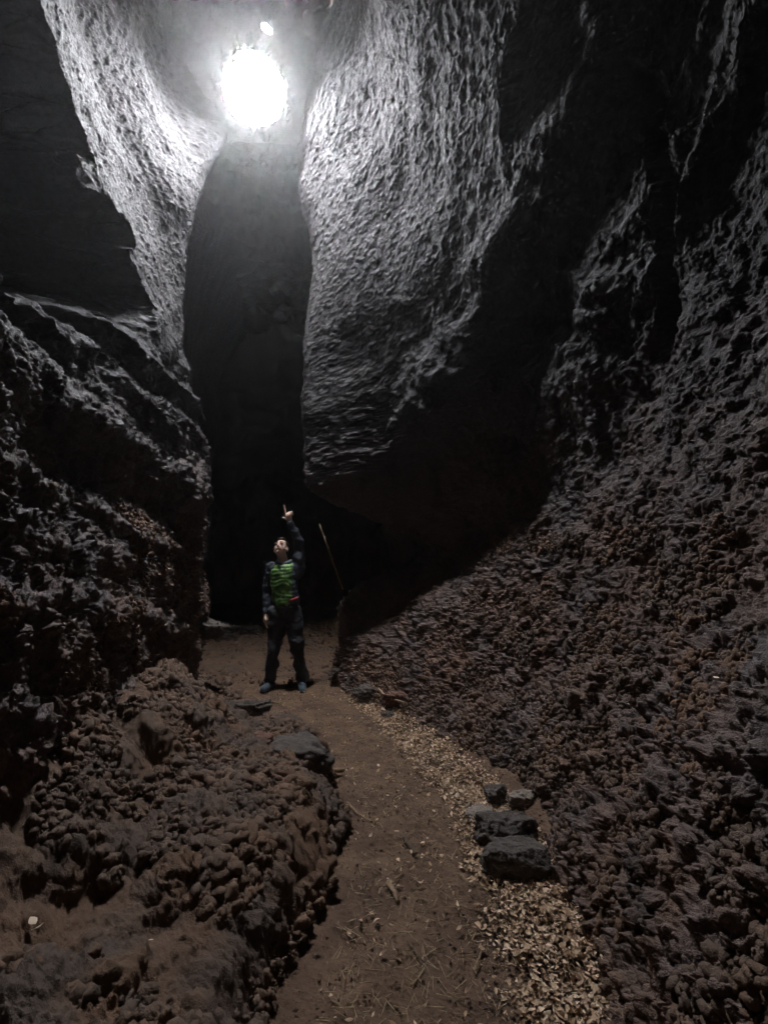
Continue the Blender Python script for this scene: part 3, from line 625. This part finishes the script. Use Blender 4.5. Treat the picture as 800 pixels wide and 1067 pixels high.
# ---- bits of straw and cinder on the path (uncountable)
def bits(name, n_, mat, lo, hi, wr_, zone, label, cat):
    V = []; Fc = []
    for i in range(n_):
        yv = 1.3+5.0*rng.random()**1.6
        xl = float(np.interp(yv, [1.5, 3, 3.8, 4.5, 5.1, 6], [-.35, -.2, -.35, -.8, -1.2, -1.8])) + zone; x = rng.uniform(xl, float(edge(yv)))
        a = rng.uniform(0, np.pi*2); L = rng.uniform(lo, hi); w_ = L*wr_ if wr_ > .2 else rng.uniform(.0008, .0020)
        c, s_ = math.cos(a), math.sin(a); z = floor_z(x, yv)+.004; tl_ = rng.uniform(-.35, .35)*L*.5; h_ = w_*(1.6 if wr_ < .2 else 1.1); k_ = len(V); j = rng.uniform(.6, 1.2, 8) if wr_ > .2 else np.ones(8)
        for q, (u_, v_, t__) in enumerate(((-1, -1, 0), (1, -1, 0), (1, 1, 0), (-1, 1, 0), (-1, -1, 1), (1, -1, 1), (1, 1, 1), (-1, 1, 1))):
            uu, vv = u_*L/2*j[q], v_*w_/2*j[7-q]*(1 if wr_ < .2 else (1-.35*t__)); V.append((x+c*uu-s_*vv, yv+s_*uu+c*vv, z+t__*h_*j[q]+u_*tl_*(wr_ < .2)+(.003 if wr_ < .2 else -.004)))
        Fc += [(k_, k_+3, k_+2, k_+1), (k_+4, k_+5, k_+6, k_+7), (k_, k_+1, k_+5, k_+4), (k_+1, k_+2, k_+6, k_+5), (k_+2, k_+3, k_+7, k_+6), (k_+3, k_, k_+4, k_+7)]
    me_ = bpy.data.meshes.new(name); me_.from_pydata(V, [], Fc); o = link(name, me_, mat); return tag(o, label, cat, kind='stuff')
M_SOILST = simple_mat('soil_cinder', (.14, .095, .07), .85, (.09, .06, .045), 20)
bits('straw', 3200, simple_mat('straw', (.50, .38, .24), .7, (.26, .17, .10), 8), .012, .075, .1, .1, 'bits of dry straw and twig trodden into the path', 'straw')
bits('gravel', 900, M_SOILST, .003, .012, .8, 0, 'small dark cinders scattered over the path', 'gravel')

# ---- loose clinker: knobbly lumps of lava on the bank and caked on the feet of both walls (uncountable)
def clinker(name, C_, Rr, mat, label):
    protos = []
    for k_ in range(16):
        bm_ = bmesh.new(); bmesh.ops.create_icosphere(bm_, subdivisions=2, radius=1); bm_.verts.ensure_lookup_table()
        v = np.array([q.co[:] for q in bm_.verts]); f_ = np.array([[q.index for q in p.verts] for p in bm_.faces]); bm_.free()
        n1 = fbm(v[:, 0]*1.1+k_*7, v[:, 1]*1.1, v[:, 2]*1.1, 2, k_); n3 = fbm(v[:, 0]*6+k_*7, v[:, 1]*6, v[:, 2]*6, 2, k_+90); n2 = np.abs(fbm(v[:, 0]*2.6+k_*7, v[:, 1]*2.6, v[:, 2]*2.6, 3, k_+50))
        v = v*(1+.35*n1+.55*(.5-n2)+.3*n3)[:, None]*np.array([1, rng.uniform(.7, 1), rng.uniform(.6, .95)]); protos.append((v, f_))
    Vs, Fs, base = [], [], 0; pick = rng.integers(0, 16, len(C_))
    for k_ in range(16):
        m_ = pick == k_; c = C_[m_]; r_ = Rr[m_]; v, f_ = protos[k_]; n_ = len(c)
        q = rng.normal(size=(n_, 4)); q /= np.linalg.norm(q, axis=1)[:, None]; a, b, cc, d = q.T
        M_ = np.stack([1-2*(cc*cc+d*d), 2*(b*cc-a*d), 2*(b*d+a*cc), 2*(b*cc+a*d), 1-2*(b*b+d*d), 2*(cc*d-a*b), 2*(b*d-a*cc), 2*(cc*d+a*b), 1-2*(b*b+cc*cc)], -1).reshape(-1, 3, 3)
        V = np.einsum('nij,vj->nvi', M_, v)*r_[:, None, None]+c[:, None, :]
        Vs.append(V.reshape(-1, 3)); Fs.append((f_[None]+(np.arange(n_)*len(v))[:, None, None]).reshape(-1, 3)+base); base += n_*len(v)
    V = np.concatenate(Vs); Fc = np.concatenate(Fs); me_ = bpy.data.meshes.new(name)
    me_.vertices.add(len(V)); me_.vertices.foreach_set('co', V.reshape(-1).astype(np.float32)); me_.loops.add(Fc.size); me_.loops.foreach_set('vertex_index', Fc.reshape(-1).astype(np.int32))
    me_.polygons.add(len(Fc)); me_.polygons.foreach_set('loop_start', np.arange(0, Fc.size, 3, dtype=np.int32)); me_.update(calc_edges=True)
    o = link(name, me_, mat); return tag(o, label, 'clinker', kind='stuff')
M_CLINK = simple_mat('clinker', (.10, .074, .060), .85, (.17, .102, .066), 3, .006, 110)
nT = int(110000/Q); by = 1.2+5.2*rng.random(nT)**1.5; bx = rng.uniform(-2.3, -.1, nT)
i1 = np.clip(np.searchsorted(fy, by), 1, len(fy)-1); j1 = np.clip(np.searchsorted(fx, bx), 1, len(fx)-1)
g_ = fbm(bx*3.2, by*3.2, 0*bx, 4, 201); e_ = xe[i1, j1]-bx
ok = (e_ > -.03) & ((by < 4) | (rng.random(nT) < .5)) & ((g_ > -.12) | ((e_ < .10) & (rng.random(nT) < .3))) ; ok &= (rng.random(nT) < .75)
bx, by, bz, g_ = bx[ok], by[ok], FZ[i1, j1][ok], g_[ok]
br = .005+.021*rng.random(len(bx))**3.5*(1+np.clip(g_, 0, 1)); bz = bz+.035+br*rng.uniform(-.2, .9, len(bx))
P1 = np.stack([bx, by, bz], -1)
def on_wall(A, sgn, n_, zmax, s0):
    wy = 1.0+4.8*rng.random(n_)**1.3; wz = zmax*rng.random(n_)**1.2
    a = np.clip(np.searchsorted(YS, wy), 1, len(YS)-1); b_ = np.clip(np.searchsorted(ZS, wz), 1, len(ZS)-1)
    wx = A[a, b_]; g2 = fbm(wy*3, wz*3, 0*wy, 3, s0); k_ = (g2 > -.15+wz*.25) & (wz > FZ[np.clip(np.searchsorted(fy, wy), 1, len(fy)-1), np.clip(np.searchsorted(fx, wx), 1, len(fx)-1)]-.05)
    wy, wz, wx = wy[k_], wz[k_], wx[k_]; r_ = .005+.018*rng.random(len(wx))**2.5
    return np.stack([wx+sgn*(.02+r_*rng.uniform(-.3, .6, len(wx))), wy, wz+.012], -1), r_
fyy = rng.uniform(6.3, 9.8, 1600); fxx = rng.uniform(-3.2, -.5, 1600)
P4 = np.stack([fxx, fyy, FZ[np.clip(np.searchsorted(fy, fyy), 1, len(fy)-1), np.clip(np.searchsorted(fx, fxx), 1, len(fx)-1)]+.02], -1); r4 = .007+.05*rng.random(1600)**6
P2, r2 = on_wall(XL, 1, int(22000/Q), 1.9, 301); P3, r3 = on_wall(XR, -1, int(26000/Q), 1.7, 303)
clinker('clinker_rubble', np.concatenate([P1, P2, P3, P4]), np.concatenate([br, r2, r3, r4]), M_CLINK, 'knobbly dark lava clinker covering the left bank and the wall feet')
#OBJ-END

# ------------------------------------------------------------------ the cave air
m = bpy.data.materials.new('cave_air'); m.use_nodes = True; n = m.node_tree.nodes; n.remove(n['Principled BSDF'])
pv = n.new('ShaderNodeVolumePrincipled'); m.node_tree.links.new(pv.outputs[0], n['Material Output'].inputs['Volume'])
pv.inputs['Color'].default_value = (.92, .92, .94, 1); pv.inputs['Density'].default_value = .0037; pv.inputs['Anisotropy'].default_value = .86
bm = bmesh.new(); bmesh.ops.create_cube(bm, size=1)
for v in bm.verts: v.co = Vector((v.co.x*10.4-.9, v.co.y*18+4.6, v.co.z*12+4.3))
me = bpy.data.meshes.new('haze'); bm.to_mesh(me); me.materials.append(m)
hz = bpy.data.objects.new('haze', me); COL.objects.link(hz); hz['kind'] = 'stuff'

# ------------------------------------------------------------------ render settings
vs = scene.view_settings; vs.view_transform = 'Standard'; vs.look = 'None'; vs.gamma = 1; vs.use_curve_mapping = False; vs.exposure = 10.6
scene.render.engine = 'CYCLES'; cy = scene.cycles
cy.light_sampling_threshold = 0; cy.use_adaptive_sampling = False; cy.use_denoising = True; cy.denoiser = 'OPENIMAGEDENOISE'
cy.max_bounces = 5; cy.diffuse_bounces = 1; cy.glossy_bounces = 2; cy.volume_bounces = 1; cy.sample_clamp_indirect = .06
cy.caustics_reflective = False; cy.caustics_refractive = False
scene.render.film_transparent = False
